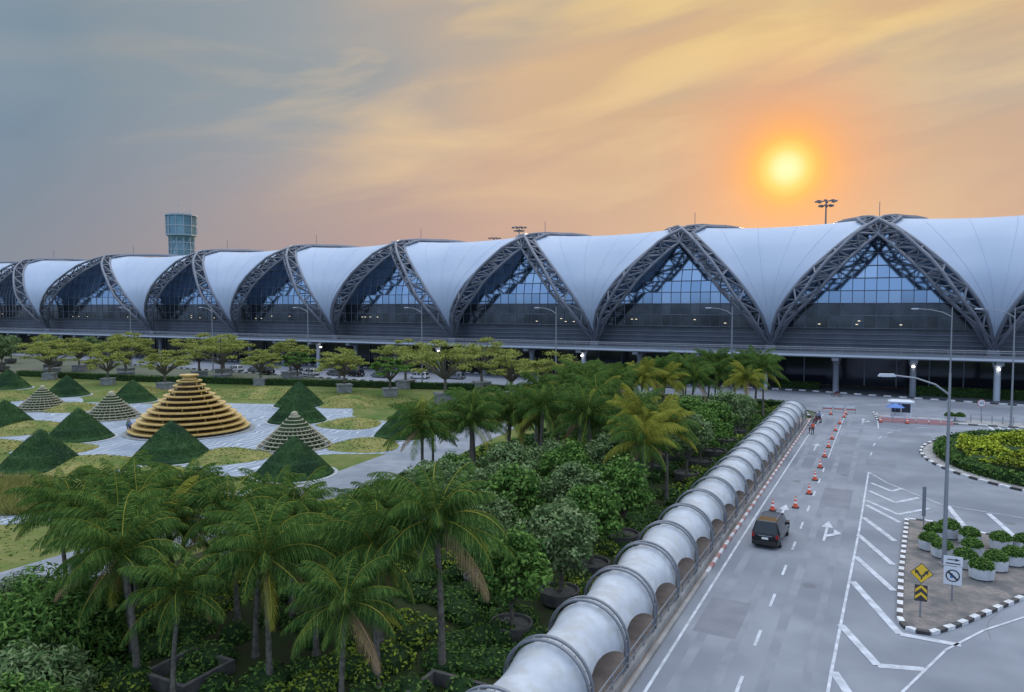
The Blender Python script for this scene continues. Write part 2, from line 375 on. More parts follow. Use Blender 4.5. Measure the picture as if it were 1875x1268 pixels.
b=MB(); b.tube((0,0,0),(0,0,3.2),.05,galv,8); disc(b,(0,2.8),.55,-.07,red); disc(b,(0,2.8),.46,-.08,signw); so=b.obj('speed_limit_sign',loc=(12.6,125.5,.1))
t=bpy.data.curves.new('digits','FONT'); t.body='40'; t.size=.6; t.align_x='CENTER'; t.align_y='CENTER'; t.materials.append(black)
to=bpy.data.objects.new('digits',t); COL.objects.link(to); to.parent=so; to.location=(0,-.09,2.8); to.rotation_euler=(R(90),0,0)
# ------------------------------------------------------------------ street lamps
def lamp(h,arm,name='street_lamp',loc=(0,0,0),dirx=-1,rz=0,rad=1.0):
    b=MB(); b.path([(0,0,0),(0,0,.5),(0,0,h)],[.2*rad,.15*rad,.075*rad],galv,10); b.box((0,0,.06),(.5,.5,.12),concrete)
    for sg in (dirx,):
        b.path([(0,0,h-1.4),(sg*arm*.25,0,h-.75),(sg*arm*.6,0,h-.35),(sg*arm,0,h-.2)],[.07,.065,.06,.06],galv,6)
        b.box((sg*(arm+.35),0,h-.2),(1.05,.36,.18),slabwhite,0,.8)
        b.box((sg*(arm+.38),0,h-.305),(.6,.22,.03),signw)
    return b.obj(name,loc=loc,rz=rz)
lamp(12.6,3.4,loc=(3.7,54.4,.12),rz=R(15))
lamp(16.8,4.4,loc=(8.4,123.5,.1))
lamp(16.8,4.0,loc=(16.0,123.5,.1))
for x in (-24,-57.5,-91,-124,-157,-190): lamp(17,3.8,loc=(x,130.2 if x>-70 else 133,0),rad=1.2)
for x in (42,75): lamp(17,3.6,loc=(x,125,0))
# ------------------------------------------------------------------ covered walkway
WW=empty('covered_walkway')
hy=[22+4.55*i for i in range(21)]
cxw,rw=-12.05,1.75
def arch(a,rr,y,z0=1.45): return (cxw+rr*math.cos(a),y,z0+(rr*1.02)*math.sin(a))
b=MB()
for y in hy:
    for dy in (-.2,.2):
        P=[(cxw+rw+.07,y+dy,.1)]+[arch(math.pi*i/18,rw+.16,y+dy) for i in range(19)]+[(cxw-rw,y+dy,.1)]
        b.path(P,.07,hoopm,6)
    b.box((cxw+rw,y,.2),(.35,.6,.25),galv); b.box((cxw-rw,y,.2),(.35,.6,.25),galv)
    for k in range(1,18,2):
        a=math.pi*k/18; p=arch(a,rw+.16,y); b.tube((p[0],y-.2,p[2]),(p[0],y+.2,p[2]),.035,hoopm,4)
b.obj('hoops',WW,True)
b=MB(); nu,nv=22,12; V=[];F=[]
for i in range(len(hy)-1):
    base=len(V)
    for v in range(nv+1):
        t=v/nv; y=hy[i]+(hy[i+1]-hy[i])*t; s=4*t*(1-t)
        for u in range(nu+1):
            a=-.15+(math.pi+.3)*u/nu
            lowt=max(0,(.5-u/nu*3.0)); a2=a+lowt*s*.85
            V.append(arch(a2,rw-.02-.27*s,y))
    for v in range(nv):
        for u in range(nu):
            q=base+v*(nu+1)+u; F.append((q,q+1,q+nu+2,q+nu+1))
b.add(V,F,canopymem); b.obj('membrane',WW,True)
b=MB()
for z in (.75,1.15): b.tube((-10.15,20,z),(-10.15,114,z),.035,galv,6); b.tube((-13.95,20,z),(-13.95,114,z),.035,galv,6)
y=20
while y<114: b.tube((-10.15,y,.3),(-10.15,y,1.15),.035,galv,5); y+=1.52
b.obj('railing',WW)
# ------------------------------------------------------------------ terminal
TM=empty('airport_terminal')
PRF=[(161.5,9,1.0),(158,15.5,.92),(157.2,22,.707),(159.2,27.4,.454),(162.3,31.6,.225),(167.5,35,0),(174,35.5,-.22),(182,35.6,-.42),(192,34.2,-.6),(202,30,-.7)]
def pf(t):
    i=min(int(t),len(PRF)-2); f=t-i
    p0=PRF[max(i-1,0)];p1=PRF[i];p2=PRF[i+1];p3=PRF[min(i+2,len(PRF)-1)]
    return [.5*((2*b_)+(-a+c)*f+(2*a-5*b_+4*c-d)*f*f+(-a+3*b_-3*c+d)*f**3) for a,b_,c,d in zip(p0,p1,p2,p3)]
OP=[(-2-39.5*k,19.75) for k in range(-4,6)]+[(-248.6,29.4),(-297.75,19.75),(-337.25,19.75)]
OP.sort()
mem=MB(); tr=MB(); gl=MB(); mu=MB(); bw=MB(); sm=MB()
def nrm(t):
    a=pf(max(t-.05,0));c=pf(min(t+.05,8.99)); dy,dz=c[0]-a[0],c[1]-a[1]; L=math.hypot(dy,dz); return -dz/L,dy/L
ns,nu=44,20
for (xa,ha),(xb,hb) in zip(OP,OP[1:]):
    bd=xa+ha; V=[];F=[]; SE={4:[],8:[],12:[],16:[]}
    for i in range(ns+1):
        t=.12+8.8*i/ns; Yp,Zp,off=pf(t); o=max(off,0) if t<5 else 0
        wl=ha*(1-o)+.15; wr=hb*(1-o)+.15; ny,nz=nrm(t); W=wl+wr
        kk=-.055 if t<3.5 else -.055+.030*min(1,(t-3.5)/1.8)
        for u in range(nu+1):
            s=u/nu; x=bd-wl+(wl+wr)*s; sg=4*s*(1-s)
            d=kk*W*sg
            V.append((x,Yp+ny*d,Zp+nz*d))
            if u in SE: SE[u].append((x,Yp+ny*(d+.0),Zp+nz*(d+.0)))
    for i in range(ns):
        for u in range(nu):
            q=i*(nu+1)+u; F.append((q,q+1,q+nu+2,q+nu+1))
    mem.add(V,F,membrane)
    for u,PP in SE.items(): sm.path(PP,.06,seamm,4)
    tr.box((bd,161.6,8.6),(2.2,1.6,1.4),steel,0,.7)
def wid(t): 
    return (.35+5.0*min(1,t/1.6))*(1-.16*min(t,5)/5) if t<4.9 else max(1.3,4.5-(t-4.9)*5)
for xc,hw in OP:
    for sg in (-1,1):
        A=[];B=[];C=[]
        T=[.0+.36*i for i in range(14)]+[5.0+.5*i for i in range(8)]
        for t in T:
            Yp,Zp,off=pf(t); ny,nz=nrm(t); w=wid(t); dp=w*.5 if t<3.6 else max(.35,w*.5-(t-3.6)*1.1)
            x=xc+sg*hw*off
            A.append(Vector((x,Yp+ny*.1,Zp+nz*.1)))
            B.append(Vector((x-sg*w,Yp+ny*.05,Zp+nz*.05)))
            C.append(Vector((x-sg*w*.5,Yp+ny*dp,Zp+nz*dp)))
        for Cc in (A,B,C): tr.path(Cc,.36,steel,8)
        for i in range(len(T)-1):
            r=.21
            for (U,W_) in ((A,B),(B,C),(A,C)):
                if U is not A or W_ is not C: tr.tube(U[i],W_[i],r*.8,steel,5)
                if i%2: tr.tube(U[i],W_[i+1],r,steel,5)
                else: tr.tube(W_[i],U[i+1],r,steel,5)
    def offz(z):
        lo,hi=0,5
        for _ in range(24):
            m_=(lo+hi)/2
            if pf(m_)[1]<z: lo=m_
            else: hi=m_
        return pf(lo)[2]
    gy=lambda z:163.4+max(0,z-21)*.33
    zs=[12.6+2.55*i for i in range(9)]
    nxp=18
    for j in range(len(zs)-1):
        z0,z1=zs[j],zs[j+1]; o=offz(z0)
        half=min(hw,hw*o+10.5)
        step=2*hw/nxp
        for i in range(nxp):
            x0=xc-hw+i*step; x1=x0+step
            if abs((x0+x1)/2-xc)>half: continue
            e=random.uniform(-.015,.015); e2=random.uniform(-.01,.01)
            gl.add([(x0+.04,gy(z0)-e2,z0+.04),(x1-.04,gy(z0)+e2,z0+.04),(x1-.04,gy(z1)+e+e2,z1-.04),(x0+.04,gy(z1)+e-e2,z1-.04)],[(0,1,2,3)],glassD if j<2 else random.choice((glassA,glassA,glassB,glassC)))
            mu.tube((x0,gy(z0)-.08,z0),(x0,gy(z1)-.08,z1),.07,mull,4)
        mu.tube((xc-half,gy(z0)-.08,z0),(xc+half,gy(z0)-.08,z0),.09,mull,4)
    for _ in range(4):
        xx=xc+random.uniform(-hw*.7,hw*.7); mu.box((xx,163.2,random.choice((13.4,14.1))),(.45,.05,.12),warmglow)
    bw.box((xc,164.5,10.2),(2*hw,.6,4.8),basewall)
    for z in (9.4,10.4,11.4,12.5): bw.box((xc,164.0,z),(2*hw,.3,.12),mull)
    if xc<50: tr.tube((xc,176,35),(xc,176,39.5),.07,steel,5)
mem.obj('membrane_roof',TM,True); sm.obj('membrane_seams',TM); tr.obj('steel_trusses',TM); gl.obj('glass_facade',TM); mu.obj('mullions',TM); bw.obj('base_wall',TM)
b=MB()
b.box((-110,178,9),(480,27,1.2),slabm)
b.box((-110,197,19),(480,1,22),dark)
b.box((-110,172,4.0),(480,.5,8),darkglass)
for x in range(-340,120,6): b.box((x,171.6,4),(.25,.2,7.5),mull)
b.obj('lower_floor',TM)
b=MB()
b.box((-110,158.5,7.55),(480,12,.7),slabm); b.box((-110,152.3,7.6),(480,.35,.4),slabwhite); b.box((-110,152.35,8.0),(480,.15,.35),slabm)
b.box((-110,160.5,8.5),(480,.12,.08),galv)
for z in (8.75,9.15): b.tube((-350,152.5,z),(130,152.5,z),.05,galv,4)
x=-345
while x<130: b.tube((x,152.5,8.2),(x,152.5,9.15),.05,galv,4); x+=2.5
for n in range(-24,12):
    x=-22+13.3*n
    b.path([(x,156,0),(x,156,5.6),(x,156,7.2)],[.55,.55,1.0],slabwhite if n%3==0 else slabm,14)
    b.box((x,158,6.9),(1.2,11,.6),slabm)
for x in (-22,4.6,18,-62,-101,-140,57): b.lathe([(.05,0),(.26,.1),(.26,.25),(.05,.35)],(x,155.1,5.6),lampglow,8)
b.obj('elevated_roadway',TM)
# ------------------------------------------------------------------ control tower, masts
CT=empty('control_tower')
b=MB(); c=(-549,435,0)
b.lathe([(10,0),(10,74),(11.5,79)],c,towerglass,12)
b.lathe([(12,79),(12.3,95),(11,96.5)],c,towerglass,12)
b.lathe([(12.6,78.5),(12.6,79.5)],c,towerlat,12); b.lathe([(12.7,86.5),(12.7,87.3)],c,towerlat,12); b.lathe([(13.2,95.5),(13.2,96.8)],c,towerlat,12)
for i in range(12):
    a=2*math.pi*i/12; ca,sa=math.cos(a),math.sin(a)
    b.tube((c[0]+10.5*ca,c[1]+10.5*sa,0),(c[0]+10.5*ca,c[1]+10.5*sa,78),.4,towerlat,4)
    b.tube((c[0]+12.4*ca,c[1]+12.4*sa,79),(c[0]+12.7*ca,c[1]+12.7*sa,96),.35,towerlat,4)
    a2=a+math.pi/6
    for z in range(36,78,14): b.tube((c[0]+10.6*ca,c[1]+10.6*sa,z),(c[0]+10.6*math.cos(a2),c[1]+10.6*math.sin(a2),z+14),.25,towerlat,4)
for z in range(30,78,6): b.lathe([(10.6,z),(10.6,z+.7)],c,towerlat,12)
for dx in (-11,-8,-4,2,7,10,12): b.tube((c[0]+dx,c[1],96),(c[0]+dx,c[1],99.5+abs(dx)*.1),.3,towerlat,4)
b.tube((c[0]-3,c[1],96),(c[0]-3,c[1],112),.25,towerlat,4)
b.obj('tower_body',CT)
def mast(loc,h):
    b=MB(); b.path([(0,0,0),(0,0,h)],[.42,.2],steel,8)
    for z,r in ((h,2.3),(h-1.3,1.5)):
        b.lathe([(.3,-.1),(.3,.3)],(0,0,z),steel,8)
        for i in range(8):
            a=2*math.pi*i/8; b.tube((0,0,z),(r*math.cos(a),r*math.sin(a),z),.08,steel,4); b.box((r*math.cos(a)*1.15,r*math.sin(a)*1.15,z-.1),(.8,.7,.4),steel,a)
    b.obj('high_mast_light',loc=loc)
mast((-16.5,230,0),47.5); mast((-131,260,0),48.5); mast((-164,300,0),49); mast((-330,330,0),47)
# ------------------------------------------------------------------ garden features
def push(p,r):
    L=math.hypot(*p); return (p[0]*(1+r/L),p[1]*(1+r/L))
b=MB(); Hh=4.2
prof=[(4.15*(1-s)**.93,Hh*s) for s in [i/14 for i in range(15)]]
prof=[(max(r,.06)*(1 if z<.1 else 1+.03*math.sin(z*5)),z*(1-.03*(z/Hh)**4)) for r,z in prof]
b.lathe(prof,(0,0,0),topiary,40)
n=14000; s=rng.uniform(0,1,n); s=1-np.sqrt(1-s); q=rng.uniform(0,2*np.pi,n)
r_=4.15*(1-s)**.93+.03+rng.uniform(0,.08,n); P=np.stack([r_*np.cos(q),r_*np.sin(q),Hh*s],1)
b.addnp(leafquads(P,.075,.35,up=1.0),topiary)
b.lathe([(4.6,-.04),(4.6,.03),(4.1,.05)],(0,0,0),gravel,40,False)
hm=b.mesh('topiary_cone')
for p in ((-159,84),(-136,82),(-117,82),(-107,56),(-89,55),(-76,43),(-68,52),(-87,91),(-75,78),(-50.5,52),(-54,75),(-128,56)):
    x,y=push(p,4); inst(hm,'topiary_cone',(x,y,0),random.random()*6,random.uniform(.94,1.04))
b=MB(); b.lathe([(3.7,0),(2.6,1.6),(1.2,3.2),(.2,4.0)],(0,0,0),leafD,24)
for k in range(11):
    s=k/10; r=4.2*(1-s)**1.05+.25; z=.1+3.9*s
    ring=[(r*math.cos(2*math.pi*i/28),r*math.sin(2*math.pi*i/28),z+.12) for i in range(29)]
    b.path(ring,.09,lattice,5,False)
for i in range(28):
    a=2*math.pi*i/28
    b.path([((4.2*(1-s)**1.05+.2)*math.cos(a),(4.2*(1-s)**1.05+.2)*math.sin(a),.05+4.0*s) for s in (0,.25,.5,.75,1)],.05,lattice,4)
b.lathe([(.5,0),(.4,.35),(.1,.5)],(0,0,3.9),lattice,10); b.lathe([(4.8,-.04),(4.8,.02),(4.2,.04)],(0,0,0),gravel,40,False)
lm=b.mesh('lattice_cone')
for p,s in (((-121,69),.9),((-102,68),.93),((-61,63),.98)):
    x,y=push(p,4); inst(lm,'lattice_cone',(x,y,0),0,s)
b=MB(); x,y=push((-80,64),6.5)
rs=[7.7,7.2,6.65,6.0,5.3,4.6,3.9,3.25,2.6,2.05,1.6]
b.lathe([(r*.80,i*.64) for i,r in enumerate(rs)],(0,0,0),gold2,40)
for i,r in enumerate(rs):
    z=i*.64+.32
    b.lathe([(r*.76,z),(r,z),(r+.06,z+.06),(r+.06,z+.2),(r*.76,z+.2)],(0,0,0),gold,48,False)
    nn=int(r*3.2)
    for k in range(nn):
        a=2*math.pi*k/nn; b.box((r*.90*math.cos(a),r*.90*math.sin(a),z-.2),(.13,.13,.42),gold if k%3==0 else gold2,a)
b.lathe([(1.0,7.0),(.8,7.4),(1.25,7.55),(1.25,7.7),(0.1,7.7)],(0,0,0),gold,24)
b.lathe([(8.4,-.03),(8.4,.06),(7.4,.07)],(0,0,0),potc,48,False)
b.obj('tiered_pagoda',loc=(x,y,0))
b=MB(); TP=[]
for (px,py),r in (((-66,79),4.6),((-54,67),4.4),((-80,95),5),((-103,98),7),((-72,45),5),((-101,56),5.5),((-63,55),4.6),((-117,71),5),((-95,80),3.5),((-125,60),6),((-84,100),5),((-92,44),6),((-140,74),7),((-110,90),5),((-150,66),7),((-58,84),3.5),((-64,47),3.2),((-128,90),6),((-84,50),3.5),((-116,48),6)):
    x,y=push((px,py),r*.9)
    V=[(x,y,r*.2)];F=[]
    for j in range(1,9):
        s=j/8
        for i in range(36):
            a=2*math.pi*i/36; q=r*s*(1+.08*math.sin(3*a+px)); V.append((x+q*math.cos(a),y+q*math.sin(a)*1.0,r*.2*math.cos(s*math.pi/2)**1.2+(-.02 if j==8 else 0)))
    for i in range(36): F.append((0,1+i,1+(i+1)%36))
    for j in range(7):
        for i in range(36): F.append((1+j*36+i,1+(j+1)*36+i,1+(j+1)*36+(i+1)%36,1+j*36+(i+1)%36))
    b.add(V,F,lawn_y)
    n=int(38*r*r); a=rng.uniform(0,6.283,n); s=np.sqrt(rng.uniform(0,1.05,n)); q=r*s*(1+.08*np.sin(3*a+px))
    TP.append(np.stack([x+q*np.cos(a),y+q*np.sin(a),r*.2*np.cos(np.minimum(s,1)*np.pi/2)**1.2+.03],1))
b.addnp(leafquads(np.concatenate(TP),.13,.5,up=1.2),mtuft)
b.obj('grass_mounds',None,False)
b=MB(); n=26000; X=rng.uniform(-125,-43.5,n); Y=rng.uniform(18,112,n)
e=((X+88)/40)**2+((Y-69)/27)**2; k=(e>1.05)&~((X>-51)&(Y<100)&(X<-42)); X=X[k];Y=Y[k]
b.addnp(leafquads(np.stack([X,Y,np.full(len(X),.0)],1),.17,.5,up=1.0),mtuft); b.obj('lawn_tufts')
n=36000
X=rng.uniform(-80,-58,n); tt=(X+80)/22; Y=36+rng.uniform(-1,1,n)*3.4+tt*1.0+1.3*np.sin(X*.5)
h=rng.uniform(.4,1.0,n); w=.035; a=rng.uniform(0,6.28,n); lean=rng.normal(0,.25,(n,2))
P0=np.stack([X,Y,np.zeros(n)],1); D=np.stack([np.cos(a)*w,np.sin(a)*w,np.zeros(n)],1); T=P0+np.stack([lean[:,0],lean[:,1],h],1)
b=MB(); b.addnp(np.stack([P0-D,P0+D,T+D*.3,T-D*.3],1),grassblade); b.obj('tall_grass')
# ------------------------------------------------------------------ vegetation prototypes
def palm(seed,h,yel=0):
    rd=random.Random(seed); b=MB()
    bx,by=rd.uniform(-.5,.5),rd.uniform(-.5,.5)
    pts=[(bx*s*s,by*s*s,h*s) for s in (0,.05,.3,.6,.85,1)]
    b.path(pts,[.30,.2,.15,.135,.14,.2],palmbark,9)
    top=Vector(pts[-1]); b.lathe([(.15,-.5),(.26,-.2),(.2,.3),(.05,.5)],tuple(top),palmleaf,8)
    nf=28; Q=[];Qy=[];Qd=[]
    for k in range(nf):
        az=k*2.39996+rd.uniform(-.25,.25); s=k/nf; el=R(84-108*s**1.1+rd.uniform(-10,10)); L=rd.uniform(3.1,4.5)*(1-.12*abs(s-.6))
        p=top.copy(); ns_=12; seg=L/ns_; P=[p.copy()]; d_el=el; tw=rd.uniform(-.03,.03)
        for i in range(ns_):
            d_el-=R(3.0+6.4*(i/ns_))*(1.15 if s<.7 else .75); a_=az+tw*i
            d=Vector((math.cos(a_)*math.cos(d_el),math.sin(a_)*math.cos(d_el),math.sin(d_el)))
            p=p+d*seg; P.append(p.copy())
        mt=palmdead if (k>=nf-1) else (palmyel if rd.random()<yel or (k>nf-4 and rd.random()<.4) else palmleaf)
        b.path(P,[.04-.032*i/ns_ for i in range(ns_+1)],palmyel if mt!=palmdead else mt,3,False)
        side=Vector((-math.sin(az),math.cos(az),0)); tgt=Q if mt==palmleaf else (Qy if mt==palmyel else Qd)
        nl=34; drp=rd.uniform(.35,.75)
        for i in range(nl):
            u=.12+.88*(i+.5)/nl; f=u*ns_; j=min(int(f),ns_-1); q=P[j].lerp(P[j+1],f-j); tg=(P[j+1]-P[j]).normalized()
            ll=1.0*math.sin(math.pi*min(1,.18+.80*u))**.7*L/3.6*rd.uniform(.85,1.1)
            for sg in (-1,1):
                dr=(side*sg*.75+tg*(.6+.3*u)+Vector((0,0,-drp-rd.uniform(0,.35)))).normalized()
                mid=q+dr*ll*.5; end=mid+(dr+Vector((0,0,-.6))).normalized()*ll*.5
                wv=tg*.036
                tgt.append([q-wv*.6,mid-wv,mid+wv,q+wv*.6]); tgt.append([mid-wv,end-wv*.15,end+wv*.15,mid+wv])
    for QQ,mm in ((Q,palmleaf),(Qy,palmyel),(Qd,palmdead)):
        if QQ: b.addnp(np.array([[tuple(v) for v in q] for q in QQ]),mm)
    return b.mesh('coconut_palm')
palms=[palm(1,6.6),palm(2,7.2),palm(3,6.0,.06),palm(4,6.8,.04),palm(8,6.4),palm(9,7.0,.03)]
palmsy=[palm(5,6.8,.65),palm(6,6.2,.5)]
def broad(seed,h,cr,mat,nl=5000,size=.145,pot=True,nb=24,flat=.85):
    rd=random.Random(seed); b=MB()
    if pot: b.lathe([(.75,0),(1.0,.2),(1.12,.85),(1.0,.85),(.95,.7)],(0,0,0),potm,20); z0=.7
    else: z0=0
    fork=Vector((rd.uniform(-.1,.1),rd.uniform(-.1,.1),h*.30)); b.path([(0,0,z0),tuple(fork*.5+Vector((0.05,0,.2))),tuple(fork)],[.16,.12,.11],bark,8)
    cen=[]; cz=h-cr*flat
    for k in range(nb):
        a=k*2.4; u=1-2*(k+.5)/nb*.9; rr=math.sqrt(max(0,1-u*u))*rd.uniform(.55,1.0)
        cen.append(Vector((cr*.75*rr*math.cos(a),cr*.75*rr*math.sin(a),cz+cr*flat*.76*u*rd.uniform(.8,1.08))))
    for k,c in enumerate(cen):
        if k%2==0: 
            m=fork.lerp(c,.5)+Vector((rd.uniform(-.2,.2),rd.uniform(-.2,.2),.1)); b.path([tuple(fork),tuple(m),tuple(c)],[.08,.05,.02],bark,5)
        r=cr*rd.uniform(.22,.38); b.addnp(blob(tuple(c),(r,r,r*.7),nl//nb,size,.4),mat)
    return b.mesh('leafy_tree')
btr=[broad(11,6.2,2.6,leafL),broad(12,5.6,2.4,leafG),broad(13,6.6,2.7,leafL),broad(14,5.8,2.5,leafG),broad(15,6.0,2.6,leafL)]
def rain(seed,h,cr,mat,nl=5500):
    rd=random.Random(seed); b=MB()
    b.box((0,0,.75),(2.6,2.6,1.5),potc); b.box((0,0,1.52),(2.9,2.9,.2),potc)
    fork=Vector((0,0,h*.38)); b.path([(0,0,1.4),tuple(fork)],[.28,.2],bark,8)
    for k in range(34):
        a=k*2.4+rd.uniform(-.3,.3); rr=math.sqrt((k+.5)/34)*cr*rd.uniform(.75,1.12); z=h-(rr/cr)**2*h*.24-rd.uniform(0,h*.26)
        c=Vector((rr*math.cos(a),rr*math.sin(a),z))
        if k%2==0 or rr>cr*.6: b.path([tuple(fork),tuple(fork.lerp(c,.5)+Vector((0,0,.5))),tuple(c)],[.14,.09,.03],bark,5)
        r=cr*rd.uniform(.16,.30); b.addnp(blob(tuple(c),(r,r,r*.3),nl//34,.2,.1),mat)
    return b.mesh('rain_tree')
rtr=[rain(21,9.2,6,leafY),rain(22,8.4,5,leafY),rain(23,8,4.2,leafG)]
rd=random.Random(5)
def put(lst,name,x,y,s=1.0): inst(rd.choice(lst),name,(x,y,-.03),rd.uniform(0,6.28),s*rd.uniform(.95,1.05))
for x,y,s in ((-29.5,20.5,.95),(-24,23,.85),(-20,25.5,.95),(-17.8,27.5,1.0),(-31,27.5,.86),(-36,28,.88),(-30,30.5,.84),(-26,33,.72),(-40,24.5,.82),(-34.5,23,.97),(-22.5,29,.8),(-38.5,30,.82),(-41,27.5,.8),(-33,31.5,.8),(-27,25,.8),(-36.5,25.5,.92),(-26.5,20,.72),(-33.5,25.5,.9),(-19.5,22.5,.75),(-32,22,.8),(-28,28.5,.84),(-38,26.5,.86),(-24.5,26.5,.8),(-43,25.5,.8)):
    put(palms,'coconut_palm',x,y,s)
for x,y,s in ((-37,54,1),(-35,60,1.05),(-29,62,1.05),(-33,63,1),(-24,63,1.1),(-33,82,1.1),(-27,73,1.1),(-30.5,70,1),(-36,72,1),(-39,66,.95),(-26,67,1),(-38.5,58,.85),(-31,66,1),(-35,67,1),(-38,80,1),(-22,67,1),(-33.5,57,.95)):
    put(palms,'coconut_palm',x,y,s)
for x,y,s in ((-16.8,56,1.05),(-19.5,62,1.05),(-16.5,61,1),(-28,101,1)): put(palmsy,'coconut_palm',x,y,s)
for x,y,s in ((-28,113,1.05),(-26,121,1.1),(-21,128,1.05),(-34,104,1.05),(-31,108,1),(-24,117,1),(-22,123,1.1),(-36,98,1),(-18,110,1),(-30,97,1.05),(-17,119,1.05),(-32,90,1.1),(-19,124.5,1.1),(-38,93,1),(-29,118,1),(-33,114,1),(-36,86,1),(-25,105,1)):
    put(palms+palmsy[:1],'coconut_palm',x,y,s)
for x,y,s in ((-26,43,1),(-22.3,43.5,1.05),(-16.8,32.5,.95),(-16.3,37.5,1),(-16.3,42.5,1.05),(-16.4,49,1.15),(-22,52,1.1),(-26.5,51,1.05),(-20.3,57,1),(-17,70,1.15),(-17,76,1.2),(-16.8,82,1.2),(-25,80,1.2),(-21,72,1.1),(-21.5,37.5,.95),(-30,45,1),(-31,50,.95),(-20.5,85,1.15),(-17,90,1.1),(-28,86,1),(-22,92,1.1),(-17,98,1),(-24,46,1),(-19.3,46.5,1),(-25,57,1),(-17.5,103,.95),(-21,78,1.1)):
    put(btr,'leafy_tree',x,y,s)
for (x,y),s,k in (((-174,101),.95,0),((-151,100),.9,1),((-158,109),1.15,0),((-131,99),.95,1),((-133,115),1.15,0),((-121,115),.9,1),((-118,123),.9,2),((-96,113),1.0,1),((-84,112),.95,2),((-69,108),1.2,0),((-73,128),1.15,0),((-144,118),1.15,0),((-168,116),1.15,0),((-105,122),.95,1),((-60,116),1.05,1),((-50,112),1.1,1),((-185,108),1.1,0),((-45,120),1,2),((-190,118),1,1),((-145,126),1.1,0),((-125,128),1.1,1),((-89,124),1.1,0)):
    inst(rtr[k],'rain_tree',(x,y,-.03),rd.uniform(0,6.28),s)
for x,y in ((-200,100),(-207,108),(-215,104),(-203,118),(-222,115),(-212,125),(-230,108),(-196,125),(-235,125)):
    inst(rd.choice(btr),'leafy_tree',(x,y,0),rd.uniform(0,6),1.5)
def bush(seed,r,h,mat,nl,size):
    rd2=random.Random(seed); b=MB(); b.path([(0,0,0),(0,0,h*.5)],[.2,.12],bark,6)
    b.lathe([(r*.55,0),(r*.68,h*.35),(r*.45,h*.68),(.1,h*.78)],(0,0,0),leafD,14)
    for k in range(26):
        a=k*2.4; u=(k+.5)/26; rr=math.sqrt(1-(u*.95)**2)*.72*r; c=(rr*math.cos(a),rr*math.sin(a),h*.12+h*.72*u*rd2.uniform(.85,1.1))
        q=r*rd2.uniform(.22,.36); b.addnp(blob(c,(q,q,q*.8),nl//26,size,.6,aspect=.3),mat)
    return b.mesh('broad_shrub')
bs=[bush(31,3.3,4.4,leafG,11000,.18),bush(32,2.6,3.4,leafL,8000,.17),bush(33,3.0,3.6,leafG,9000,.18)]
for x,y,k,s in ((-34.5,20,0,1),(-30.5,16.5,1,1),(-38.5,18,2,1),(-28,14.5,2,.9),(-35,15.5,1,.95),(-41,22,1,.8)):
    inst(bs[k],'broad_shrub',(x,y,0),k*2.1,s)
def cover(name,xs,mat):
    b=MB()
    for x,y,r,h in xs:
        dens=1 if y<60 else .45
        b.addnp(blob((x,y,0),(r,r,h),int((190*r*r+80)*dens),.115/dens**.5,.75,True),mat)
        b.lathe([(r*.85,0),(r*.8,h*.5),(r*.3,h*.85)],(x,y,0),leafD,8)
    b.obj(name)
xs=[];xy=[]
for _ in range(950):
    x=rd.uniform(-42,-14.9); y=rd.uniform(12,127); r=rd.uniform(.6,1.35)
    if math.sin(x*.5)*math.cos(y*.23)+.3*math.sin(y*.7)>.35: xy.append((x,y,r,rd.uniform(.6,1.0)))
    else: xs.append((x,y,r,rd.uniform(.5,1.1)))
cover('ground_cover_shrubs',xs,leafC); cover('yellow_ground_cover',xy,hedgeY)
def hedge(name,P,w,h,mat,dens=34):
    b=MB()
    for (x0,y0),(x1,y1) in zip(P,P[1:]):
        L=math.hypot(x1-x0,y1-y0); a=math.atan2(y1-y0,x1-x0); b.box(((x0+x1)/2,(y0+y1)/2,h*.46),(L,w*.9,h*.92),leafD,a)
        n=int(L*(w+2*h)*dens); s=rng.uniform(0,1,n); f=rng.uniform(0,w+2*h,n)
        off=np.where(f<h,-w/2,np.where(f>h+w,w/2,f-h-w/2)); z=np.where(f<h,f,np.where(f>h+w,w+2*h-f,h))
        P_=np.stack([x0+(x1-x0)*s-math.sin(a)*off,y0+(y1-y0)*s+math.cos(a)*off,z+rng.normal(0,.05,n)],1)
        b.addnp(leafquads(P_,.13),mat)
    b.obj(name)
hedge('clipped_hedge',[(-190,103),(-150,108),(-76,127.5),(-45,129)],1.6,1.3,leafC,20)
hedge('clipped_hedge',[(-45,128.5),(-15,128.5)],2.2,1.2,leafC,22)
hedge('clipped_hedge',[(-41,51.5),(-36,51)],4.5,1.1,hedgeY)
hedge('clipped_hedge',[(-40.5,46),(-37,40)],3,1.0,hedgeY)
hedge('clipped_hedge',[(-15,60),(-15,116)],.9,1.0,leafC)
hedge('clipped_hedge',[(20,126),(60,127)],1.4,1,leafC)
hedge('clipped_hedge',[(-21,163),(-12,163)],2,1.2,leafC)
hedge('clipped_hedge',[(4,160),(40,160)],2.5,1.6,leafC)
b=MB()
for x,y in ((-22,19.5),(-28,22),(-16.5,25.5)):
    for dx,dy,sx,sy in ((-1.3,0,.2,2.8),(1.3,0,.2,2.8),(0,-1.3,2.35,.2),(0,1.3,2.35,.2)): b.box((x+dx,y+dy,.3),(sx,sy,.6),potm)
b.obj('planting_box_walls')
b=MB()
for i in range(120):
    a=R(rd.uniform(100,250)); d=rd.uniform(380,520); x,y=d*math.cos(a),d*math.sin(a)
    b.addnp(blob((x,y,5),(11,11,8),120,1.4,.6),leafDq)
for i in range(60):
    x=rd.uniform(-520,-360); y=rd.uniform(60,330); b.addnp(blob((x,y,5),(10,10,8),160,1.1,.6),leafDq)
b.obj('distant_trees')
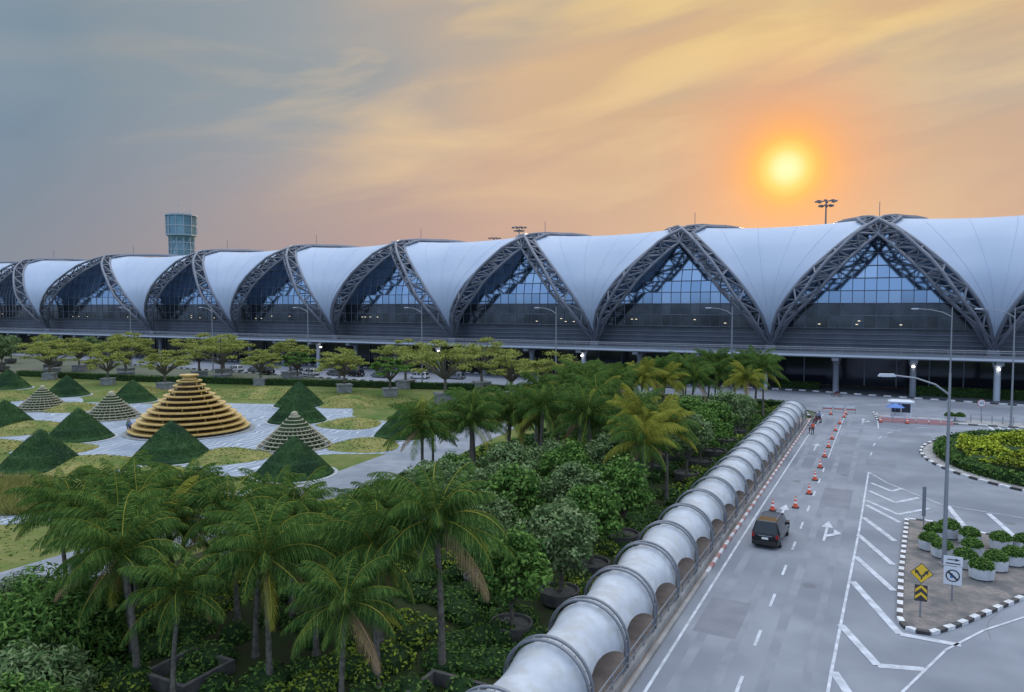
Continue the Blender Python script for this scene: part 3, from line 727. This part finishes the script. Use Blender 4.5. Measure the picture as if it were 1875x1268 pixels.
# ------------------------------------------------------------------ vehicles
def car(paint,hs=1.0):
    b=MB()
    S=[(-2.40,.42,.80,.86,.80),(-2.34,.30,.98,1.03,.78),(-2.02,.26,1.0,1.74,.64),(-1.88,.26,1.0,1.77,.64),(-1.0,.26,.98,1.80,.65),(-.9,.26,.98,1.80,.65),(.05,.26,.96,1.79,.65),(.15,.26,.96,1.79,.65),(.85,.26,.96,1.70,.64),(1.65,.26,.98,1.06,.72),(2.15,.28,.92,.97,.70),(2.36,.35,.75,.80,.66)]
    V=[]
    for y,bz,wz,rz,rw_ in S:
        wv=.93 if abs(y)<2.2 else .86
        half=[(wv*.93,bz),(wv,bz+.2),(wv,wz),(rw_+.06,rz-.06),(rw_-.05,rz)]
        V+= [(x,y,z*hs) for x,z in half]+[(-x,y,z*hs) for x,z in half[::-1]]
    n=10
    for i in range(len(S)-1):
        for j in range(n):
            j2=(j+1)%n; mt=paint
            if j in (2,6) and i in (3,5,7,8,2): mt=carglass
            if j==4 and i in (1,8): mt=carglass
            b.add([V[i*n+j],V[i*n+j2],V[(i+1)*n+j2],V[(i+1)*n+j]],[(0,1,2,3)],mt)
    b.add(V[:n],[tuple(range(n))[::-1]],paint); b.add(V[-n:],[tuple(range(n))],paint)
    for x in (-.8,.8):
        for y in (-1.5,1.5):
            b.path([(x-.13,y,.34),(x+.13,y,.34)],.34,rubber,20); b.path([(x-.145,y,.34),(x+.145,y,.34)],.2,galv,12)
        b.box((x*.97,-2.36,.88*hs),(.16,.12,.26),tail); b.box((x*.85,2.33,.68*hs),(.34,.1,.16),signw)
        b.box((x*1.22,.95,1.02*hs),(.2,.12,.16),paint); b.tube((x*.72,-1.7,1.80*hs),(x*.72,.6,1.82*hs),.025,galv,5)
    b.box((0,-2.42,.42*hs),(1.66,.14,.26),rubber); b.box((0,-2.41,.72*hs),(.42,.03,.14),plate); b.box((0,2.38,.42*hs),(1.6,.1,.26),rubber)
    b.box((0,-2.40,.88*hs),(.9,.03,.05),galv)
    return b.mesh('car_body')
cb=car(carblack,1.03); cw=car(carwhite,.9); cg=car(cargrey,.85)
inst(cb,'minivan',(-7.15,55.2,.0),R(-2),1.04)
for i,(x,y) in enumerate(((-152,136),(-146,137),(-139,134),(-133,138),(-127,137),(-121,139),(-115,139.5),(-108,140),(-98,142),(-90,145),(-66,148),(-40,150))):
    inst((cw,cg,cb,cg)[i%4],'parked_car',(x,y,0),R(80 if i<8 else 93),1)
def moto():
    b=MB()
    for y in (-.62,.62):
        P=[(0,y+.27*math.cos(a*math.pi/8),.30+.27*math.sin(a*math.pi/8)) for a in range(17)]; b.path(P,.05,rubber,6,False); b.path([(-.06,y,.3),(.06,y,.3)],.08,galv,8)
    b.path([(0,-.7,.72),(0,-.3,.74),(0,.05,.62),(0,.25,.5)],[.1,.13,.1,.06],rubber,8)
    b.path([(0,-.75,.6),(0,-.2,.5),(0,.2,.4),(0,.42,.62)],[.07,.14,.12,.08],red,8)
    b.path([(0,.62,.3),(0,.45,.85),(0,.4,.98)],.035,galv,6); b.path([(-.33,.3,.98),(0,.4,.98),(.33,.3,.98)],.025,rubber,6)
    b.lathe([(.02,0),(.09,.03),(.09,.12),(.02,.15)],(0,.5,.82),signw,8)
    return b.mesh('motorcycle_body')
mm=moto()
for x,y,r in ((-9.0,113.5,20),(-8.6,115.2,30),(-9.1,116.8,10),(-8.9,104.6,5)): inst(mm,'motorcycle',(x,y,0),R(r),1)
def person(name,loc,rz,J,top=shirt,bot=trous):
    root=empty(name,loc); root.rotation_euler=(0,0,rz)
    def sk(nm,pts,edges,rad,mat):
        me=bpy.data.meshes.new(nm); me.from_pydata(pts,edges,[]); me.materials.append(mat)
        o=bpy.data.objects.new(nm,me); COL.objects.link(o); o.parent=root
        md=o.modifiers.new('s','SKIN'); 
        for v,r in zip(me.skin_vertices[0].data,rad): v.radius=(r,r)
        me.skin_vertices[0].data[0].use_root=True
        sb=o.modifiers.new('d','SUBSURF'); sb.levels=1; sb.render_levels=1
    p=J['pel']; c=J['chest']; nk=J['neck']
    pts=[p,c,nk]; ed=[(0,1),(1,2)]; rad=[.15,.17,.06]
    for s in ('l','r'):
        i=len(pts); pts+= [J['sh'+s],J['el'+s],J['wr'+s]]; ed+=[(1,i),(i,i+1),(i+1,i+2)]; rad+=[.075,.05,.035]
    sk('torso',pts,ed,rad,top)
    pts=[(p[0],p[1],p[2]-.02)]; ed=[];rad=[.155]
    for s in ('l','r'):
        i=len(pts); a=J['an'+s]; pts+=[J['hp'+s],J['kn'+s],a,(a[0],a[1]+.16,a[2]-.05)]; ed+=[(0,i),(i,i+1),(i+1,i+2),(i+2,i+3)]; rad+=[.10,.065,.045,.04]
    sk('legs',pts,ed,rad,bot)
    b=MB(); h=(nk[0],nk[1]+.02,nk[2]+.15)
    b.lathe([(.02,-.13),(.06,-.11),(.085,-.03),(.085,.04),(.06,.1),(.01,.12)],h,skin,12); b.lathe([(.09,0),(.095,.05),(.07,.115),(.01,.135)],(h[0],h[1]-.015,h[2]),hairm,12)
    b.tube(nk,(h[0],h[1],h[2]-.08),.05,skin,8); b.box((h[0],h[1]+.09,h[2]-.01),(.02,.04,.04),skin)
    for e in (-.03,.03): b.box((h[0]+e,h[1]+.083,h[2]+.02),(.015,.01,.01),hairm); b.box((h[0]+e*2.9,h[1],h[2]),(.02,.03,.05),skin)
    b.box((h[0],h[1]+.08,h[2]-.06),(.04,.01,.01),red)
    for s in ('l','r'):
        w=Vector(J['wr'+s]); e=Vector(J['el'+s]); d=(w-e).normalized(); sd=d.cross(Vector((1,0,0))).normalized()
        b.path([w,w+d*.05,w+d*.09],[.03,.04,.035],skin,8)
        for k,L in enumerate((.06,.075,.08,.07)): q=w+d*.085+sd*(.022*(k-1.5)); b.path([q,q+d*L*.6,q+d*L*.9+Vector((0,.015,0))],[.01,.009,.006],skin,5)
        b.path([w+d*.03+sd*.03,w+d*.07+sd*.06],[.012,.008],skin,5)
    b.obj('head_and_hands',root,True)
stand=dict(pel=(0,0,.95),chest=(0,0,1.28),neck=(0,0,1.5),shl=(-.19,0,1.42),ell=(-.25,-.03,1.15),wrl=(-.24,.06,.9),shr=(.19,0,1.42),elr=(.25,-.03,1.15),wrr=(.24,.08,.9),hpl=(-.09,0,.9),knl=(-.11,.02,.5),anl=(-.12,0,.09),hpr=(.09,0,.9),knr=(.12,.05,.5),anr=(.13,.08,.09))
ride=dict(pel=(0,-.25,.88),chest=(0,-.18,1.2),neck=(0,-.12,1.42),shl=(-.19,-.15,1.34),ell=(-.27,.05,1.12),wrl=(-.3,.25,1.02),shr=(.19,-.15,1.34),elr=(.27,.05,1.12),wrr=(.3,.25,1.02),hpl=(-.1,-.2,.84),knl=(-.2,.22,.76),anl=(-.17,.1,.34),hpr=(.1,-.2,.84),knr=(.2,.22,.76),anr=(.17,.1,.34))
person('pedestrian',(-8.4,103.2,0),R(20),stand,M('orange_shirt',(.5,.09,.04)))
person('gardener',(-90,62.5,0),R(60),stand); person('gardener',(-91.5,63.3,0),R(200),stand,M('green_shirt',(.1,.2,.12)))
inst(mm,'motorcycle',(-8.2,150,0),R(80),1); person('motorcycle_rider',(-8.2,150,0),R(80),ride)
person('motorcycle_rider',(-8.6,115.2,0),R(30),ride)
b=MB(); b.box((0,0,.03),(.4,.4,.06),rubber)
for z0,z1,mt in ((.06,.3,conem),(.3,.42,conew),(.42,.55,conem),(.55,.63,conew),(.63,.75,conem)):
    f=lambda z:.15-.13*(z-.06)/.69
    b.lathe([(f(z0),z0),(f(z1),z1)],(0,0,0),mt,14)
cm=b.mesh('traffic_cone')
for x,y in ((-8.1,63.1),(-6.5,64.9),(-5.9,70.3),(-5.9,76.2),(-5.9,82.4),(-5.9,88.5),(-5.9,94.8),(-5.9,101),(-5.9,107.9),(-5.7,114.7),(-5.5,121.8),(-5.4,125.1),(3,119.5),(-7.5,124),(-.5,119)):
    inst(cm,'traffic_cone',(x,y,0),0,1.35)
GB=empty('guard_booth',(2.2,124.4,.1))
b=MB(); b.box((0,0,.5),(2.8,2.0,1.0),signw)
for x in (-1.33,0,1.33):
    for y in (-.93,.93): b.box((x,y,1.7),(.14,.14,1.4),signw)
b.box((0,0,1.7),(2.5,1.7,1.38),darkglass); b.box((0,0,2.5),(3.6,2.7,.25),slabwhite); b.box((0,0,2.7),(3.2,2.3,.15),signw,0,.8)
b.obj('booth_body',GB)
b=MB(); b.tube((0,0,0),(0,0,2.5),.03,galv,6); b.lathe([(1.3,1.95),(.9,2.2),(.4,2.42),(.02,2.5)],(0,0,0),blue,10,False); b.box((0,0,.1),(.5,.5,.2),concrete); b.obj('beach_umbrella',loc=(1.4,121.9,.1))
bar=MB()
bar.box((0,0,.15),(1.5,.5,.3),pink); bar.box((0,0,.5),(1.45,.3,.4),pink,0,.85); bar.box((0,0,.78),(1.3,.2,.16),signw)
bmz=bar.mesh('water_barrier')
for i in range(6): inst(bmz,'water_filled_barrier',(.3+i*1.55,120.2+.1*i,0),R(4),1)
bar=MB()
for x in (-.7,.7): bar.tube((x,-.2,0),(x,0,1.1),.03,galv,5); bar.tube((x,.2,0),(x,0,1.1),.03,galv,5)
bar.box((0,0,1.0),(1.5,.04,.25),signw); bar.box((0,0,.6),(1.5,.04,.2),red); bz=bar.mesh('barricade')
for i in range(3): inst(bz,'road_barricade',(-8.2+i*1.7,127,0),R(5),1)
for i in range(7): 
    b=MB(); b.path([(0,0,0),(0,0,.9)],.06,galv,8); b.lathe([(.09,.9),(.09,.97)],(0,0,0),red,8); b.obj('bollard',loc=(11.3+i*1.3,125,.1))
# ------------------------------------------------------------------ light
az=-6.8; el=10.0
S=Vector((math.sin(R(az))*math.cos(R(el)),math.cos(R(az))*math.cos(R(el)),math.sin(R(el))))
sd=bpy.data.lights.new('sun','SUN'); sd.energy=3.0; sd.angle=R(4); sd.color=(1,.68,.38)
so=bpy.data.objects.new('sun',sd); COL.objects.link(so); so.rotation_euler=S.to_track_quat('Z','Y').to_euler()
w=bpy.data.worlds.new('World'); scn.world=w; w.use_nodes=True; nt=w.node_tree; nt.nodes.clear()
L=nt.links.new; N=nt.nodes.new
tc=N('ShaderNodeTexCoord'); g=tc.outputs['Generated']
dt=N('ShaderNodeVectorMath'); dt.operation='DOT_PRODUCT'; L(g,dt.inputs[0]); dt.inputs[1].default_value=S
ac=N('ShaderNodeMath'); ac.operation='ARCCOSINE'
cl=N('ShaderNodeClamp'); L(dt.outputs['Value'],cl.inputs[0]); cl.inputs[1].default_value=-.9999; cl.inputs[2].default_value=.99999; L(cl.outputs[0],ac.inputs[0])
sx=N('ShaderNodeSeparateXYZ'); L(g,sx.inputs[0])
def mth(op,a,b_=None):
    n=N('ShaderNodeMath'); n.operation=op
    for i,v in enumerate((a,b_)):
        if v is None: continue
        if isinstance(v,(int,float)): n.inputs[i].default_value=v
        else: L(v,n.inputs[i])
    return n.outputs[0]
zs_=sx.outputs[2]
aa=mth('ARCTAN2',sx.outputs[0],sx.outputs[1])
uu=mth('MULTIPLY',aa,2.6); vv=mth('SUBTRACT',mth('MULTIPLY',zs_,11.5),mth('MULTIPLY',aa,1.6))
cb_=N('ShaderNodeCombineXYZ'); L(uu,cb_.inputs[0]); L(vv,cb_.inputs[1])
n1=_noise(nt,1.05,6,cb_.outputs[0],.4); n2=_noise(nt,.55,3,cb_.outputs[0],0)
ang=mth('DIVIDE',ac.outputs[0],math.pi)
wob=mth('ADD',ang,mth('MULTIPLY',mth('SUBTRACT',n2,.5),mth('MULTIPLY',_map(nt,ang,.04,.2,0,1),.16)))
def ramp(f,pts):
    r=N('ShaderNodeValToRGB'); L(f,r.inputs[0]); e=r.color_ramp.elements
    while len(e)<len(pts): e.new(.5)
    for k,(p_,c_) in enumerate(pts): e[k].position=p_; e[k].color=(*c_,1)
    return r.outputs[0]
base=ramp(wob,[(0,(.62,.38,.21)),(10/180,(.61,.39,.23)),(20/180,(.62,.42,.27)),(29/180,(.50,.40,.32)),(39/180,(.31,.345,.37)),(52/180,(.17,.26,.345)),(80/180,(.25,.38,.55)),(1,(.42,.62,1.0))])
low=mth('MULTIPLY',_map(nt,zs_,.06,.26,1,0),_map(nt,ang,.05,.15,.45,.92))
lowc=_mix(nt,(.52,.31,.28),(.23,.255,.31),_map(nt,ang,.12,.31,0,1))
c=_mix(nt,base,lowc,low)
c=_mix(nt,c,(.29,.32,.34),mth('MULTIPLY',_map(nt,n2,.46,.62,0,.6),_map(nt,zs_,.13,.27,.1,1)))
st=_map(nt,n1,.47,.70,0,.75)
warm=mth('MULTIPLY',_map(nt,ang,.17,.29,1,.0),_map(nt,zs_,.10,.26,.3,1))
c=_mix(nt,c,(.86,.60,.31),mth('MULTIPLY',st,warm))
hi_=mth('MULTIPLY',_map(nt,ang,.16,.05,0,1),_map(nt,zs_,.24,.36,0,.7))
c=_mix(nt,c,(.86,.62,.22),mth('MULTIPLY',hi_,_map(nt,n1,.38,.58,.15,1)))
gl_=ramp(ang,[(0,(1.0,.92,.50)),(.6/180,(1.0,.88,.40)),(1.3/180,(1.0,.68,.15)),(1.9/180,(1.0,.48,.07)),(2.9/180,(.93,.38,.10)),(4.5/180,(.82,.35,.15)),(8/180,(.70,.34,.20)),(1,(.70,.34,.20))])
c=_mix(nt,gl_,c,_map(nt,ang,2.0/180,9.5/180,0,1))
zen_fill=_map(nt,zs_,.44,.72,0,1)
c=_mix(nt,c,(2.0,2.15,2.4),zen_fill)  # added fill: sky above the frame brightened to light the ground
back_fill=_map(nt,sx.outputs[1],.15,-.6,0,1)
c=_mix(nt,c,(.72,.94,1.34),mth('MULTIPLY',back_fill,.85))  # added fill: unseen sky behind the camera brightened to light ground and facade
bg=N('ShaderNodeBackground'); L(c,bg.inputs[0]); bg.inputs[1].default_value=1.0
sky=N('ShaderNodeTexSky'); sky.sky_type='NISHITA'; sky.sun_disc=False; sky.sun_elevation=R(el); sky.sun_rotation=R(az)
bg2=N('ShaderNodeBackground'); L(sky.outputs[0],bg2.inputs[0]); bg2.inputs[1].default_value=.004
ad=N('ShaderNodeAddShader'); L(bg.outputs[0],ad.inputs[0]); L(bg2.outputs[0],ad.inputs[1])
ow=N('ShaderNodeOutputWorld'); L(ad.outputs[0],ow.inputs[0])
# ------------------------------------------------------------------ camera
cd=bpy.data.cameras.new('camera'); cam=bpy.data.objects.new('camera',cd); COL.objects.link(cam)
cd.sensor_width=36; cd.lens=1330/1875*36; cd.clip_end=6000; cd.clip_start=.5
cam.location=(0,0,17); cam.rotation_euler=(R(90-3.1),0,R(27.3)); scn.camera=cam
scn.view_settings.view_transform='Standard'; scn.view_settings.look='None'; scn.view_settings.exposure=0
